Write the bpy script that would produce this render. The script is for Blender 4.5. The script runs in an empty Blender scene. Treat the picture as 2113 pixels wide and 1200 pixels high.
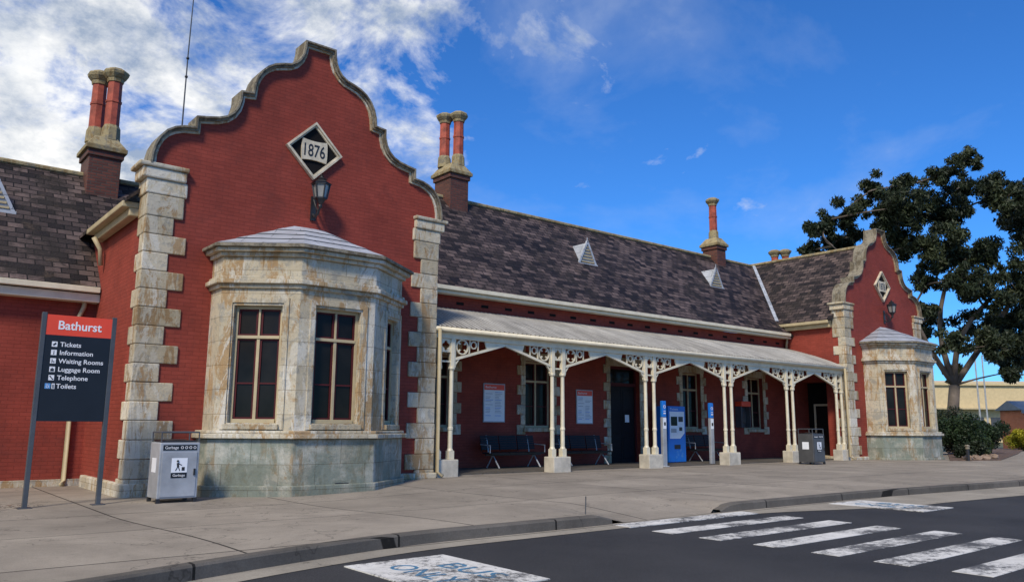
import bpy, math, random
import numpy as np
from mathutils import Vector, Matrix
random.seed(7); rng=np.random.default_rng(7)
R=math.radians
scene=bpy.context.scene
COL=scene.collection
H=1.2
# ---------------------------------------------------------------- camera
hd=R(50.77); pt=R(9.65); rl=.0074
Fh=Vector((math.cos(hd),math.sin(hd),0)); R0=Vector((math.sin(hd),-math.cos(hd),0))
fw=Fh*math.cos(pt)+Vector((0,0,math.sin(pt))); U0=R0.cross(fw)
up=(U0-R0*rl).normalized(); rt=(R0+U0*rl).normalized()
cd=bpy.data.cameras.new('camera'); cam=bpy.data.objects.new('camera',cd); COL.objects.link(cam)
m=Matrix.Identity(4)
for i in range(3): m[i][0]=rt[i]; m[i][1]=up[i]; m[i][2]=-fw[i]
m[2][3]=H
cam.matrix_world=m; cd.sensor_width=36; cd.lens=27.86; cd.clip_end=4000; cd.clip_start=.05
scene.camera=cam
# ---------------------------------------------------------------- materials
def new(name):
    mt=bpy.data.materials.new(name); mt.use_nodes=True; nt=mt.node_tree; b=nt.nodes['Principled BSDF']
    return mt,nt,b
def N(nt,t,**k):
    n=nt.nodes.new(t)
    for a,v in k.items(): setattr(n,a,v)
    return n
def L(nt,a,b): nt.links.new(a,b)
def c4(c): return (c[0],c[1],c[2],1)
def coords(nt,kind='Object'):
    return nt.nodes.new('ShaderNodeTexCoord').outputs[kind]
def noise(nt,co,scale,detail=4,rough=.6,dist=0):
    n=N(nt,'ShaderNodeTexNoise'); n.inputs['Scale'].default_value=scale; n.inputs['Detail'].default_value=detail
    n.inputs['Roughness'].default_value=rough; n.inputs['Distortion'].default_value=dist
    L(nt,co,n.inputs['Vector']); return n.outputs['Fac']
def ramp(nt,fac,stops):
    r=N(nt,'ShaderNodeValToRGB'); L(nt,fac,r.inputs['Fac']); e=r.color_ramp.elements
    e[0].position=stops[0][0]; e[0].color=c4(stops[0][1]); e[1].position=stops[-1][0]; e[1].color=c4(stops[-1][1])
    for p,c in stops[1:-1]:
        x=e.new(p); x.color=c4(c)
    return r.outputs['Color']
def mix(nt,fac,a,b,mode='MIX'):
    n=N(nt,'ShaderNodeMix',data_type='RGBA',blend_type=mode)
    if isinstance(fac,(int,float)): n.inputs[0].default_value=fac
    else: L(nt,fac,n.inputs[0])
    for k,v in ((6,a),(7,b)):
        if isinstance(v,tuple): n.inputs[k].default_value=c4(v)
        else: L(nt,v,n.inputs[k])
    return n.outputs[2]
def bump(nt,b,h,s=.3,d=.02):
    n=N(nt,'ShaderNodeBump'); n.inputs['Strength'].default_value=s; n.inputs['Distance'].default_value=d
    L(nt,h,n.inputs['Height']); L(nt,n.outputs['Normal'],b.inputs['Normal'])
def g(v): return (v,v,v)
def plain(name,c,rough=.6,metal=0,var=.15,scale=3,bs=.1,spec=.5):
    mt,nt,b=new(name); co=coords(nt)
    f=noise(nt,co,scale,6)
    col=ramp(nt,f,[(.3,tuple(x*(1-var) for x in c)),(.7,tuple(min(1,x*(1+var)) for x in c))])
    L(nt,col,b.inputs['Base Color']); b.inputs['Roughness'].default_value=rough; b.inputs['Metallic'].default_value=metal
    b.inputs['Specular IOR Level'].default_value=spec
    if bs: bump(nt,b,noise(nt,co,scale*12,3),bs,.01)
    return mt
def brickmat(name,c1,c2,cm,w=.24,h=.078,ms=.008,bs=.5,var=.25,rough=.75,offset=.5,stain=None,bias=0,d=.01,stain2=None,spec=.5):
    mt,nt,b=new(name); uv=coords(nt,'UV'); oc=coords(nt)
    br=N(nt,'ShaderNodeTexBrick'); br.offset=offset
    for k,v in (('Scale',1.),('Mortar Size',ms),('Brick Width',w),('Row Height',h),('Mortar Smooth',.3),('Bias',bias)): br.inputs[k].default_value=v
    br.inputs['Color1'].default_value=c4(c1); br.inputs['Color2'].default_value=c4(c2); br.inputs['Mortar'].default_value=c4(cm)
    L(nt,uv,br.inputs['Vector'])
    f=noise(nt,oc,.7,6,.7)
    col=mix(nt,1.,br.outputs['Color'],ramp(nt,f,[(.25,g(1-var)),(.75,g(1+var*.6))]),'MULTIPLY')
    for s_ in (stain,stain2):
        if s_:
            s=ramp(nt,noise(nt,oc,s_[1],7,.75,.4),[(s_[2],g(0)),(s_[3],g(.9))])
            col=mix(nt,s,col,s_[0])
    L(nt,col,b.inputs['Base Color']); b.inputs['Roughness'].default_value=rough; b.inputs['Specular IOR Level'].default_value=spec
    inv=N(nt,'ShaderNodeMath',operation='SUBTRACT'); inv.inputs[0].default_value=1; L(nt,br.outputs['Fac'],inv.inputs[1])
    ad=N(nt,'ShaderNodeMath',operation='MULTIPLY_ADD'); L(nt,noise(nt,oc,25,3),ad.inputs[0]); ad.inputs[1].default_value=.35; L(nt,inv.outputs[0],ad.inputs[2])
    bump(nt,b,ad.outputs[0],bs,d)
    return mt
RED=brickmat('red_painted_brick',(.262,.047,.030),(.30,.056,.036),(.215,.038,.025),ms=.006,bs=.55,var=.34,stain=((.14,.033,.025),1.3,.50,.82),stain2=((.34,.10,.07),6,.64,.85),spec=.25)
DBRICK=brickmat('dark_brick',(.09,.026,.018),(.17,.05,.03),(.07,.05,.04),ms=.012,var=.5)
SLATE=brickmat('slate',(.015,.011,.012),(.175,.125,.11),(.006,.0055,.006),w=.33,h=.19,ms=.014,bs=1.,var=.5,rough=.65,stain=((.022,.017,.014),1.1,.48,.62),stain2=((.11,.075,.05),2.3,.57,.8),d=.04,bias=-.12,spec=.25)
def stonemat(name,a,bb,c,dk,sc=1.,green=None,isl=.22,joints=False,white=None):
    mt,nt,b=new(name); oc=coords(nt)
    f1=noise(nt,oc,1.9*sc,9,.72,.6); f2=noise(nt,oc,4.6*sc,9,.78,.3); f3=noise(nt,oc,11*sc,7,.8)
    col=ramp(nt,f1,[(.30,c),(.41,a),(.54,a),(.60,bb),(.8,bb)])
    col=mix(nt,ramp(nt,f2,[(.54,g(0)),(.57,g(.8))]),col,bb)
    mp=N(nt,'ShaderNodeMapping'); mp.inputs['Scale'].default_value=(1,1,.3); mp.inputs['Location'].default_value=(3,7,1); L(nt,oc,mp.inputs['Vector'])
    f4=noise(nt,mp.outputs[0],2.8*sc,9,.78,.5)
    col=mix(nt,ramp(nt,f4,[(.51,g(0)),(.55,g(.85))]),col,c)
    if white:
        f5=noise(nt,mp.outputs[0],1.7*sc,9,.8,.9); col=mix(nt,ramp(nt,f5,[(.53,g(0)),(.56,g(.9))]),col,white)
    if green: col=mix(nt,ramp(nt,noise(nt,oc,1.1,6,.7),[(.40,g(0)),(.55,g(.75))]),col,green)
    col=mix(nt,ramp(nt,f3,[(.54,g(0)),(.74,g(.7))]),col,dk)
    if isl:
        ge=N(nt,'ShaderNodeNewGeometry')
        col=mix(nt,1.,col,ramp(nt,ge.outputs['Random Per Island'],[(0,(1-isl,1-isl*1.1,1-isl*1.3)),(1,g(1+isl*.4))]),'MULTIPLY')
    hgt=f3
    if joints:
        br=N(nt,'ShaderNodeTexBrick'); br.offset=.5
        for k,v in (('Scale',1.),('Mortar Size',.006),('Brick Width',1.05),('Row Height',.46),('Mortar Smooth',.2)): br.inputs[k].default_value=v
        br.inputs['Color1'].default_value=c4(g(1.05)); br.inputs['Color2'].default_value=c4((.84,.81,.76)); br.inputs['Mortar'].default_value=c4((.55,.5,.44))
        L(nt,coords(nt,'UV'),br.inputs['Vector']); col=mix(nt,1.,col,br.outputs['Color'],'MULTIPLY')
    L(nt,col,b.inputs['Base Color']); b.inputs['Roughness'].default_value=.9; b.inputs['Specular IOR Level'].default_value=.2
    bump(nt,b,hgt,.7,.03); return mt
STONE=stonemat('weathered_stone',(.56,.49,.355),(.38,.36,.30),(.38,.245,.12),(.14,.12,.095),isl=.34,white=(.64,.60,.50))
STONEJ=stonemat('weathered_ashlar',(.56,.50,.37),(.38,.365,.31),(.41,.265,.125),(.15,.13,.10),joints=True,isl=0,white=(.65,.62,.53))
STONEG=stonemat('greyed_stone',(.42,.41,.34),(.29,.30,.26),(.33,.235,.13),(.11,.11,.09),1.,(.17,.215,.18),isl=0,joints=True,white=(.50,.50,.44))
COPE=stonemat('coping_stone',(.27,.24,.18),(.13,.12,.10),(.13,.105,.07),(.035,.032,.028),1.6,isl=0)
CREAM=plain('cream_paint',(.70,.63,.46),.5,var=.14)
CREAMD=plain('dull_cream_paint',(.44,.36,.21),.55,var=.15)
LEAD=brickmat('pale_sheet_roof',(.40,.43,.47),(.50,.53,.57),(.2,.22,.24),w=.9,h=.3,ms=.01,bs=.6,var=.45,rough=.5)
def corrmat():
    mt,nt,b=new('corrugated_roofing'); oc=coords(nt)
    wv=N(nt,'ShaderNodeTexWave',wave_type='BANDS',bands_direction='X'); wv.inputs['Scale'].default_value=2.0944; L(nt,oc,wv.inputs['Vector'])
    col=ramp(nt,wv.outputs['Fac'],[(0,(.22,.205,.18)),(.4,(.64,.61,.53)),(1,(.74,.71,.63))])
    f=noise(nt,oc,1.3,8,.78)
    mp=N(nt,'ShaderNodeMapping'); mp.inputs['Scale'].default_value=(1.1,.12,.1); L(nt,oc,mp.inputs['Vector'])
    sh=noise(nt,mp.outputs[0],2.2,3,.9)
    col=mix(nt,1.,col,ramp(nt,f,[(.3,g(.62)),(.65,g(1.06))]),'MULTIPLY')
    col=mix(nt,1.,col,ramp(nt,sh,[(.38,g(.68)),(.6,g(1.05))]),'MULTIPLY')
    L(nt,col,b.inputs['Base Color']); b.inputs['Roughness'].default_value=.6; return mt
CORR=corrmat()
IRON=plain('black_iron',(.02,.02,.022),.45,var=.2)
SASH=plain('dark_red_sash',(.075,.013,.015),.6,spec=.2)
def glassmat(name,c,rough=.06,spec=.35):
    mt,nt,b=new(name); oc=coords(nt)
    L(nt,ramp(nt,noise(nt,oc,1.3,3),[(.35,c),(.7,tuple(x*2.2 for x in c))]),b.inputs['Base Color'])
    b.inputs['Roughness'].default_value=rough; b.inputs['Specular IOR Level'].default_value=spec
    bump(nt,b,noise(nt,oc,2.5,1),.05,.02); return mt
GLASS=glassmat('dark_window_glass',(.008,.007,.006),.08,.13)
LGLASS=glassmat('lantern_glass',(.16,.16,.15),.15)
STEEL=plain('brushed_steel',(.36,.375,.39),.45,.15,var=.25,scale=2)
STEELD=plain('grey_painted_steel',(.065,.072,.08),.5,var=.2)
SIGNBLK=plain('charcoal_sign_face',(.014,.018,.024),.45,var=.1,bs=0,spec=.3)
SIGNRED=plain('orange_red_sign_face',(.80,.07,.025),.4,var=.05,bs=0)
WHITE=plain('white_print',(.8,.8,.8),.5,var=.03,bs=0)
BLUE=plain('blue_panel',(.012,.16,.58),.35,var=.08,bs=0)
BLUEP=plain('pale_blue_print',(.12,.32,.62),.4,var=.05,bs=0)
GREYP=plain('grey_print',(.25,.28,.33),.5,var=.05,bs=0)
PAPER=plain('paper',(.80,.82,.84),.4,var=.03,bs=0)
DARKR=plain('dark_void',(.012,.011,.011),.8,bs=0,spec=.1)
DOORM=plain('dark_door_paint',(.012,.009,.010),.55,bs=0,spec=.2)
BENCH=plain('dark_bench_metal',(.010,.012,.015),.5,bs=0,spec=.25)
POSTST=plain('painted_base_block',(.55,.50,.40),.7,var=.25)
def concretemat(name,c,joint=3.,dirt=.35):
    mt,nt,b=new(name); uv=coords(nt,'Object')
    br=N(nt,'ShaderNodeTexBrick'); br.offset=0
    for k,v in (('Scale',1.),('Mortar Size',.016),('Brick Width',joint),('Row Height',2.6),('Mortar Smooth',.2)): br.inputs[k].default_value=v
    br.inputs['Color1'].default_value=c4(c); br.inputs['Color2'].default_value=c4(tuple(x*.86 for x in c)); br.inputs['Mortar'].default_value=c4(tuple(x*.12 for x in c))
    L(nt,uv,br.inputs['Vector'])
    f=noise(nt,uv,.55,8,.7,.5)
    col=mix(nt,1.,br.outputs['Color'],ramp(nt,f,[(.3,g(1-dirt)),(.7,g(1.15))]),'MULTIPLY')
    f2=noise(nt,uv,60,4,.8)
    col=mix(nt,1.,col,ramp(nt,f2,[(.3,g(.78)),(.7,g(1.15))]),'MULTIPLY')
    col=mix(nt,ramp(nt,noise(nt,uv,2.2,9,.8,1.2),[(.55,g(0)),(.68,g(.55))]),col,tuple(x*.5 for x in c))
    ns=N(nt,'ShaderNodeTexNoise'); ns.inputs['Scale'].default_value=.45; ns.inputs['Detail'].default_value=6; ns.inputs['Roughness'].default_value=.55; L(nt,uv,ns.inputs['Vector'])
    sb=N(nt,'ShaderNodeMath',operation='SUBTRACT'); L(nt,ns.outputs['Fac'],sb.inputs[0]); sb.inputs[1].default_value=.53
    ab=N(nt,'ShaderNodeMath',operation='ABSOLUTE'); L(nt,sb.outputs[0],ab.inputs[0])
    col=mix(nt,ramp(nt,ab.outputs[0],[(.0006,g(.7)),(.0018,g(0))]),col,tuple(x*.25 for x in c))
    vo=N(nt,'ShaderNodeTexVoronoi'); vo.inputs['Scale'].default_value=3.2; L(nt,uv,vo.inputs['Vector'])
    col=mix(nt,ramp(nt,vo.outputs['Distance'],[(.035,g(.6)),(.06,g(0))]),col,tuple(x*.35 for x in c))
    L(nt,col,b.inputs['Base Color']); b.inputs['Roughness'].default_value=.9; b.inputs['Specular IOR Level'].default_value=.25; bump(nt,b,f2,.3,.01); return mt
CONC=concretemat('concrete_paving',(.345,.30,.24))
GUT=concretemat('gutter_concrete',(.37,.33,.265),50)
KERB=concretemat('kerb_concrete',(.15,.135,.115),2.4,.5)
def asphaltmat():
    mt,nt,b=new('asphalt'); co=coords(nt)
    f=noise(nt,co,.35,6,.7); f2=noise(nt,co,70,4,.9)
    col=ramp(nt,f,[(.3,(.026,.026,.028)),(.7,(.05,.049,.05))])
    col=mix(nt,1.,col,ramp(nt,f2,[(.35,g(.4)),(.68,g(2.0))]),'MULTIPLY')
    L(nt,col,b.inputs['Base Color']); b.inputs['Roughness'].default_value=.85; b.inputs['Specular IOR Level'].default_value=.25; bump(nt,b,f2,.6,.015); return mt
ASPH=asphaltmat()
def paintmat(name,c,lo=.42,hi=.5,amt=1.):
    mt,nt,b=new(name); co=coords(nt)
    f=noise(nt,co,11,10,.92,.3); f2=noise(nt,co,1.2,4,.6)
    ad=N(nt,'ShaderNodeMath',operation='MULTIPLY_ADD'); L(nt,f2,ad.inputs[0]); ad.inputs[1].default_value=.6; L(nt,f,ad.inputs[2])
    col=mix(nt,ramp(nt,ad.outputs[0],[(lo+.25,g(amt)),(hi+.25,g(0))]),c,(.085,.083,.08))
    col=mix(nt,1.,col,ramp(nt,noise(nt,co,3,6,.8),[(.3,g(.68)),(.7,g(1.06))]),'MULTIPLY')
    L(nt,col,b.inputs['Base Color']); b.inputs['Roughness'].default_value=.8; bump(nt,b,f,.3,.01); return mt
ROADW=paintmat('worn_white_road_paint',(.72,.70,.65),.49,.57)
ROADB=paintmat('worn_blue_road_paint',(.06,.20,.34),.47,.57,.75)
def leafmat(name,a,bb,c):
    mt,nt,b=new(name); co=coords(nt)
    col=ramp(nt,noise(nt,co,.5,5,.7),[(.32,a),(.52,bb),(.72,c)])
    col=mix(nt,1.,col,ramp(nt,noise(nt,co,9,3,.8),[(.3,g(.55)),(.7,g(1.35))]),'MULTIPLY')
    L(nt,col,b.inputs['Base Color']); b.inputs['Roughness'].default_value=.55
    b.inputs['Specular IOR Level'].default_value=.25; return mt
GUM=leafmat('gum_leaves',(.013,.019,.010),(.026,.038,.018),(.085,.10,.042))
BUSHM=leafmat('shrub_leaves',(.012,.022,.010),(.024,.045,.016),(.055,.08,.025))
YELM=leafmat('yellow_shrub_leaves',(.08,.12,.01),(.35,.32,.02),(.6,.5,.03))
BARK=plain('gum_bark',(.11,.088,.07),.8,var=.5,scale=1.5,bs=.6)
GRASS=plain('grassy_ground',(.09,.10,.05),.9,var=.4,scale=.4)
MULCH=plain('bark_mulch',(.12,.075,.05),.9,var=.5,scale=4,bs=.8)
BEIGE=plain('beige_render',(.60,.48,.27),.8,var=.1)
BLUEROOF=plain('blue_grey_roof',(.12,.16,.22),.6)
ORBRICK=brickmat('orange_brick',(.40,.12,.05),(.46,.15,.07),(.3,.2,.15))
ROCK=plain('garden_rock',(.25,.18,.13),.9,var=.4,scale=3,bs=.6)
STONEP=plain('pale_plaque_stone',(.56,.49,.36),.8,var=.3,scale=6,bs=.3)
REDC=plain('red_clay_shaft',(.33,.065,.035),.7,var=.5,scale=4,bs=.4)
COPEY=stonemat('yellowed_coping_stone',(.36,.30,.17),(.22,.2,.15),(.24,.17,.08),(.06,.055,.045),1.6)
# ---------------------------------------------------------------- mesh builder
def wloc(o):
    v=Vector((0,0,0))
    while o is not None: v+=o.location; o=o.parent
    return v
class MB:
    def __init__(s): s.v=[]; s.f=[]
    def add(s,vs,fs):
        o=len(s.v); s.v+= [tuple(x) for x in vs]; s.f+=[tuple(i+o for i in f) for f in fs]; return s
    def box(s,x0,x1,y0,y1,z0,z1):
        return s.hexa([(x0,y0,z0),(x1,y0,z0),(x1,y1,z0),(x0,y1,z0),(x0,y0,z1),(x1,y0,z1),(x1,y1,z1),(x0,y1,z1)])
    def hexa(s,p): return s.add(p,[(0,3,2,1),(4,5,6,7),(0,1,5,4),(1,2,6,5),(2,3,7,6),(3,0,4,7)])
    def lb(s,fr,s0,s1,o0,o1,z0,z1):
        p,d,n=fr
        q=lambda a,b,c:(p[0]+d[0]*a+n[0]*b,p[1]+d[1]*a+n[1]*b,c)
        return s.hexa([q(s0,o1,z0),q(s1,o1,z0),q(s1,o0,z0),q(s0,o0,z0),q(s0,o1,z1),q(s1,o1,z1),q(s1,o0,z1),q(s0,o0,z1)])
    def prism(s,poly,z0,z1,poly2=None):
        n=len(poly); p2=poly2 or poly
        vs=[(x,y,z0) for x,y in poly]+[(x,y,z1) for x,y in p2]
        fs=[tuple(reversed(range(n))),tuple(range(n,2*n))]+[(i,(i+1)%n,n+(i+1)%n,n+i) for i in range(n)]
        return s.add(vs,fs)
    def xprism(s,poly,y0,y1):
        n=len(poly)
        vs=[(x,y0,z) for x,z in poly]+[(x,y1,z) for x,z in poly]
        fs=[tuple(range(n)),tuple(reversed(range(n,2*n)))]+[((i+1)%n,i,n+i,n+(i+1)%n) for i in range(n)]
        return s.add(vs,fs)
    def frus(s,cx,cy,z0,z1,r0,r1,n=8,a0=None):
        a0=math.pi/n if a0 is None else a0
        q=lambda r:[(cx+r*math.cos(a0+2*math.pi*i/n),cy+r*math.sin(a0+2*math.pi*i/n)) for i in range(n)]
        return s.prism(q(r0),z0,z1,q(r1))
    def lathe(s,cx,cy,prof,n=8):
        a0=math.pi/n; vs=[];fs=[]
        for z,r in prof:
            for i in range(n): a=a0+2*math.pi*i/n; vs.append((cx+r*math.cos(a),cy+r*math.sin(a),z))
        K=len(prof)
        for j in range(K-1):
            for i in range(n): fs.append((j*n+i,j*n+(i+1)%n,(j+1)*n+(i+1)%n,(j+1)*n+i))
        fs+=[tuple(reversed(range(n))),tuple(range((K-1)*n,K*n))]
        return s.add(vs,fs)
    def tube(s,pts,rs,n=8,closed=False):
        pts=[Vector(p) for p in pts]
        if isinstance(rs,(int,float)): rs=[rs]*len(pts)
        vs=[];K=len(pts)
        for i,p in enumerate(pts):
            if closed: t=pts[(i+1)%K]-pts[i-1]
            else: t=pts[min(i+1,K-1)]-pts[max(i-1,0)]
            t.normalize(); a=Vector((0,0,1)) if abs(t.z)<.9 else Vector((1,0,0))
            e1=t.cross(a).normalized(); e2=t.cross(e1).normalized()
            for k in range(n):
                w=2*math.pi*(k+.5)/n; vs.append(p+e1*(rs[i]*math.cos(w))+e2*(rs[i]*math.sin(w)))
        fs=[]
        for i in range(K if closed else K-1):
            for k in range(n):
                a=i*n+k;b=i*n+(k+1)%n;c=((i+1)%K)*n+(k+1)%n;d=((i+1)%K)*n+k; fs.append((a,b,c,d))
        if not closed: fs+= [tuple(reversed(range(n))),tuple(range((K-1)*n,K*n))]
        return s.add(vs,fs)
    def bar(s,a,b,w,t,nrm):
        a=Vector(a);b=Vector(b);nrm=Vector(nrm); d=(b-a).normalized(); c=d.cross(nrm).normalized()*(w/2); k=nrm*(t/2)
        return s.hexa([a-c-k,b-c-k,b+c-k,a+c-k,a-c+k,b-c+k,b+c+k,a+c+k])
    def sphere(s,c,r,n=8,sz=1):
        vs=[];fs=[]
        for i in range(n+1):
            ph=math.pi*i/n
            for k in range(n*2):
                th=math.pi*k/n; vs.append((c[0]+r*math.sin(ph)*math.cos(th),c[1]+r*math.sin(ph)*math.sin(th),c[2]+r*sz*math.cos(ph)))
        for i in range(n):
            for k in range(2*n): a=i*2*n+k;b=i*2*n+(k+1)%(2*n); fs.append((a,a+2*n,b+2*n,b))
        return s.add(vs,fs)
    def build(s,name,mat,parent=None,label=None,smooth=False,bevel=0,uv=True):
        off=wloc(parent) if parent else Vector((0,0,0))
        me=bpy.data.meshes.new(name)
        me.from_pydata([(x-off.x,y-off.y,z-off.z) for x,y,z in s.v],[],s.f); me.update()
        if uv:
            ul=me.uv_layers.new(name='UVMap')
            n=len(me.loops); buf=np.zeros(n*2)
            for p in me.polygons:
                nn=p.normal
                if abs(nn.z)>.97: u=Vector((1,0,0)); w=Vector((0,1,0))
                else:
                    u=Vector((-nn.y,nn.x,0)).normalized(); w=nn.cross(u)
                for li in p.loop_indices:
                    co=me.vertices[me.loops[li].vertex_index].co+off
                    buf[2*li]=co.dot(u); buf[2*li+1]=co.dot(w)
            ul.data.foreach_set('uv',buf)
        me.materials.append(mat)
        o=bpy.data.objects.new(name,me); COL.objects.link(o)
        if parent: o.parent=parent
        if label: o['label']=label
        if smooth:
            for p in me.polygons: p.use_smooth=True
        if bevel:
            bm=o.modifiers.new('bevel','BEVEL'); bm.width=bevel; bm.segments=2; bm.limit_method='ANGLE'
        return o
def empty(name,loc,label,cat,group=None,rz=0):
    o=bpy.data.objects.new(name,None); COL.objects.link(o); o.location=loc; o.empty_display_size=.2
    o['label']=label; o['category']=cat
    if group: o['group']=group
    return o
def struct(o): o['kind']='structure'; return o
def textmesh(body,size,p,r,u,ext=.003,width=None,align='LEFT',bold=0,mb=None):
    cu=bpy.data.curves.new('t','FONT'); cu.body=body; cu.size=size; cu.extrude=ext; cu.align_x=align; cu.offset=bold; cu.resolution_u=3
    to=bpy.data.objects.new('t',cu); COL.objects.link(to)
    dg=bpy.context.evaluated_depsgraph_get(); me=bpy.data.meshes.new_from_object(to.evaluated_get(dg))
    p=Vector(p); r=Vector(r); u=Vector(u); n=r.cross(u)
    vs=[v.co.copy() for v in me.vertices]
    sx=1; x0=0
    if width and vs:
        x0=min(v.x for v in vs); w=max(v.x for v in vs)-x0; sx=width/w
    mb=mb or MB()
    mb.add([p+r*((v.x-x0)*sx)+u*v.y+n*v.z for v in vs],[tuple(q.vertices) for q in me.polygons])
    bpy.data.objects.remove(to); bpy.data.curves.remove(cu); bpy.data.meshes.remove(me)
    return mb
def ss(a,b,x):
    t=min(1,max(0,(x-a)/(b-a))); return t*t*(3-2*t)
def G(x,y): return -.12*(1-ss(5.5,11.5,x))*ss(8,13,y)
# ---------------------------------------------------------------- ground, road, path
KX=[-60,-20,-8,-2,1.76,2.99,4.9,8.25,11.1,15.5,21.9,30,45,90]
KY=[-30,-3.5,3.2,5.9,7.02,7.44,7.88,7.88,7.92,7.85,7.3,6.3,4,-4]
def kerb(x): return sum(np.interp(x+d,KX,KY) for d in (-.6,-.3,0,.3,.6))/5
def rampf(x): return ss(7.95,8.55,x)*(1-ss(10.55,11.15,x))
def pz(x,y): return G(x,y)-.121*rampf(x)*min(1,max(0,1-(y-kerb(x))/1.5))
xs=sorted(set([round(v,2) for v in list(np.arange(-60,-4,2.))+list(np.arange(-4,24,.25))+list(np.arange(24,90,1.5))]))
def sheet(name,mat,fy0,fy1,fz,ny):
    mb=MB(); X=xs
    for x in X:
        a,b=fy0(x),fy1(x)
        for j in range(ny+1):
            y=a+(b-a)*(j/ny)**1.5; mb.v.append((x,y,fz(x,y)))
    for i in range(len(X)-1):
        for j in range(ny):
            a=i*(ny+1)+j; mb.f.append((a,a+ny+1,a+ny+2,a+1))
    return mb.build(name,mat,smooth=True,uv=False)
gmb=MB(); gmb.add([(-1500,-1500,-.3),(1500,-1500,-.3),(1500,1500,-.3),(-1500,1500,-.3)],[(0,1,2,3)])
struct(gmb.build('ground',GRASS,uv=False))
struct(sheet('road',ASPH,lambda x:-60,lambda x:kerb(x)+.0,lambda x,y:-.13,3))
gw=lambda x: .38+.9*ss(10.5,15,x)
struct(sheet('gutter',GUT,lambda x:kerb(x)-gw(x),lambda x:kerb(x)+.04,lambda x,y:-.125,2))
struct(sheet('pavement',CONC,lambda x:kerb(x)+.14-.13*ss(.75,.98,rampf(x)),lambda x:30 if x<44 else 17,pz,40))
def kerbpiece(X):
    kb=MB()
    for x in X:
        k=kerb(x); zt=pz(x,k)+.004
        kb.v+=[(x,k-.015,-.3),(x,k,zt-.02),(x,k+.025,zt),(x,k+.16,zt),(x,k+.16,-.3)]
    for i in range(len(X)-1):
        for j in range(4): a=i*5+j; kb.f.append((a,a+5,a+6,a+1))
    struct(kb.build('kerb',KERB,uv=False))
kerbpiece([x for x in xs if x<8.5]); kerbpiece([x for x in xs if x>10.65])
# markings
ordn=['stripe beside the kerb ramp','second stripe from the kerb ramp','third stripe from the kerb ramp','fourth stripe from the kerb ramp','fifth stripe from the kerb ramp','sixth stripe from the kerb ramp','seventh stripe from the kerb ramp','eighth stripe from the kerb ramp','ninth stripe from the kerb ramp']
for n in range(9):
    yb=7.48-.735*n
    a=random.uniform(-.06,.06); b=random.uniform(-.06,.06); e1=random.uniform(-.02,.02)
    m=MB().hexa([(8.2+a,yb,-.1305),(11.2+b,yb+e1,-.1305),(11.22+b,yb+.34,-.1305),(8.2+a,yb+.34+e1,-.1305)]+[(8.2+a,yb,-.121 if n==0 else -.126),(11.2+b,yb+e1,-.121 if n==0 else -.126),(11.22+b,yb+.34,-.121 if n==0 else -.126),(8.2+a,yb+.34+e1,-.121 if n==0 else -.126)])
    o=m.build('crossing_stripe',ROADW); o['label']='worn white zebra crossing '+ordn[n]; o['category']='road marking'; o['group']='zebra crossing stripes'
def buspatch(x0,y0,label):
    e=empty('road_marking',(x0,y0,-.13),label,'road marking','bus stop road markings')
    MB().box(x0,x0+1.14,y0-1.66,y0,-.1305,-.1195).build('painted_panel',ROADW,e)
    mb=textmesh('BUS',.38,(x0+.70,y0-.52,-.1185),(0,-1,0),(1,0,0),.002,.82)
    textmesh('ONLY',.38,(x0+.27,y0-.30,-.1185),(0,-1,0),(1,0,0),.002,1.0,mb=mb)
    mb.build('lettering',ROADB,e,uv=False)
buspatch(3.75,7.09,'worn white road panel with blue BUS ONLY lettering in the near foreground')
buspatch(13.6,6.5+1.2,'small white painted road panel beyond the zebra crossing')
# ---------------------------------------------------------------- station building
ST=empty('station_building',(20,19,0),'long red brick railway station with stone quoins, curved gables, bay windows and cream verandah','building')
def openwall(mb,fr,Lr,z0,z1,ops,depth):
    p,d,n=fr
    q=lambda a,b,c:(p[0]+d[0]*a+n[0]*b,p[1]+d[1]*a+n[1]*b,c)
    S=sorted(set([0,Lr]+[o[0] for o in ops]+[o[1] for o in ops])); Z=sorted(set([z0,z1]+[o[2] for o in ops]+[o[3] for o in ops]))
    for i in range(len(S)-1):
        for j in range(len(Z)-1):
            cs=(S[i]+S[i+1])/2; cz=(Z[j]+Z[j+1])/2
            if any(o[0]<cs<o[1] and o[2]<cz<o[3] for o in ops): continue
            mb.add([q(S[i],0,Z[j]),q(S[i+1],0,Z[j]),q(S[i+1],0,Z[j+1]),q(S[i],0,Z[j+1])],[(0,1,2,3)])
    for a,b,c,e in ops:
        for pp in ([q(a,0,c),q(a,-depth,c),q(a,-depth,e),q(a,0,e)],[q(b,0,c),q(b,0,e),q(b,-depth,e),q(b,-depth,c)],
                   [q(a,0,e),q(a,-depth,e),q(b,-depth,e),q(b,0,e)],[q(a,0,c),q(b,0,c),q(b,-depth,c),q(a,-depth,c)]):
            mb.add(pp,[(0,1,2,3)])
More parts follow.
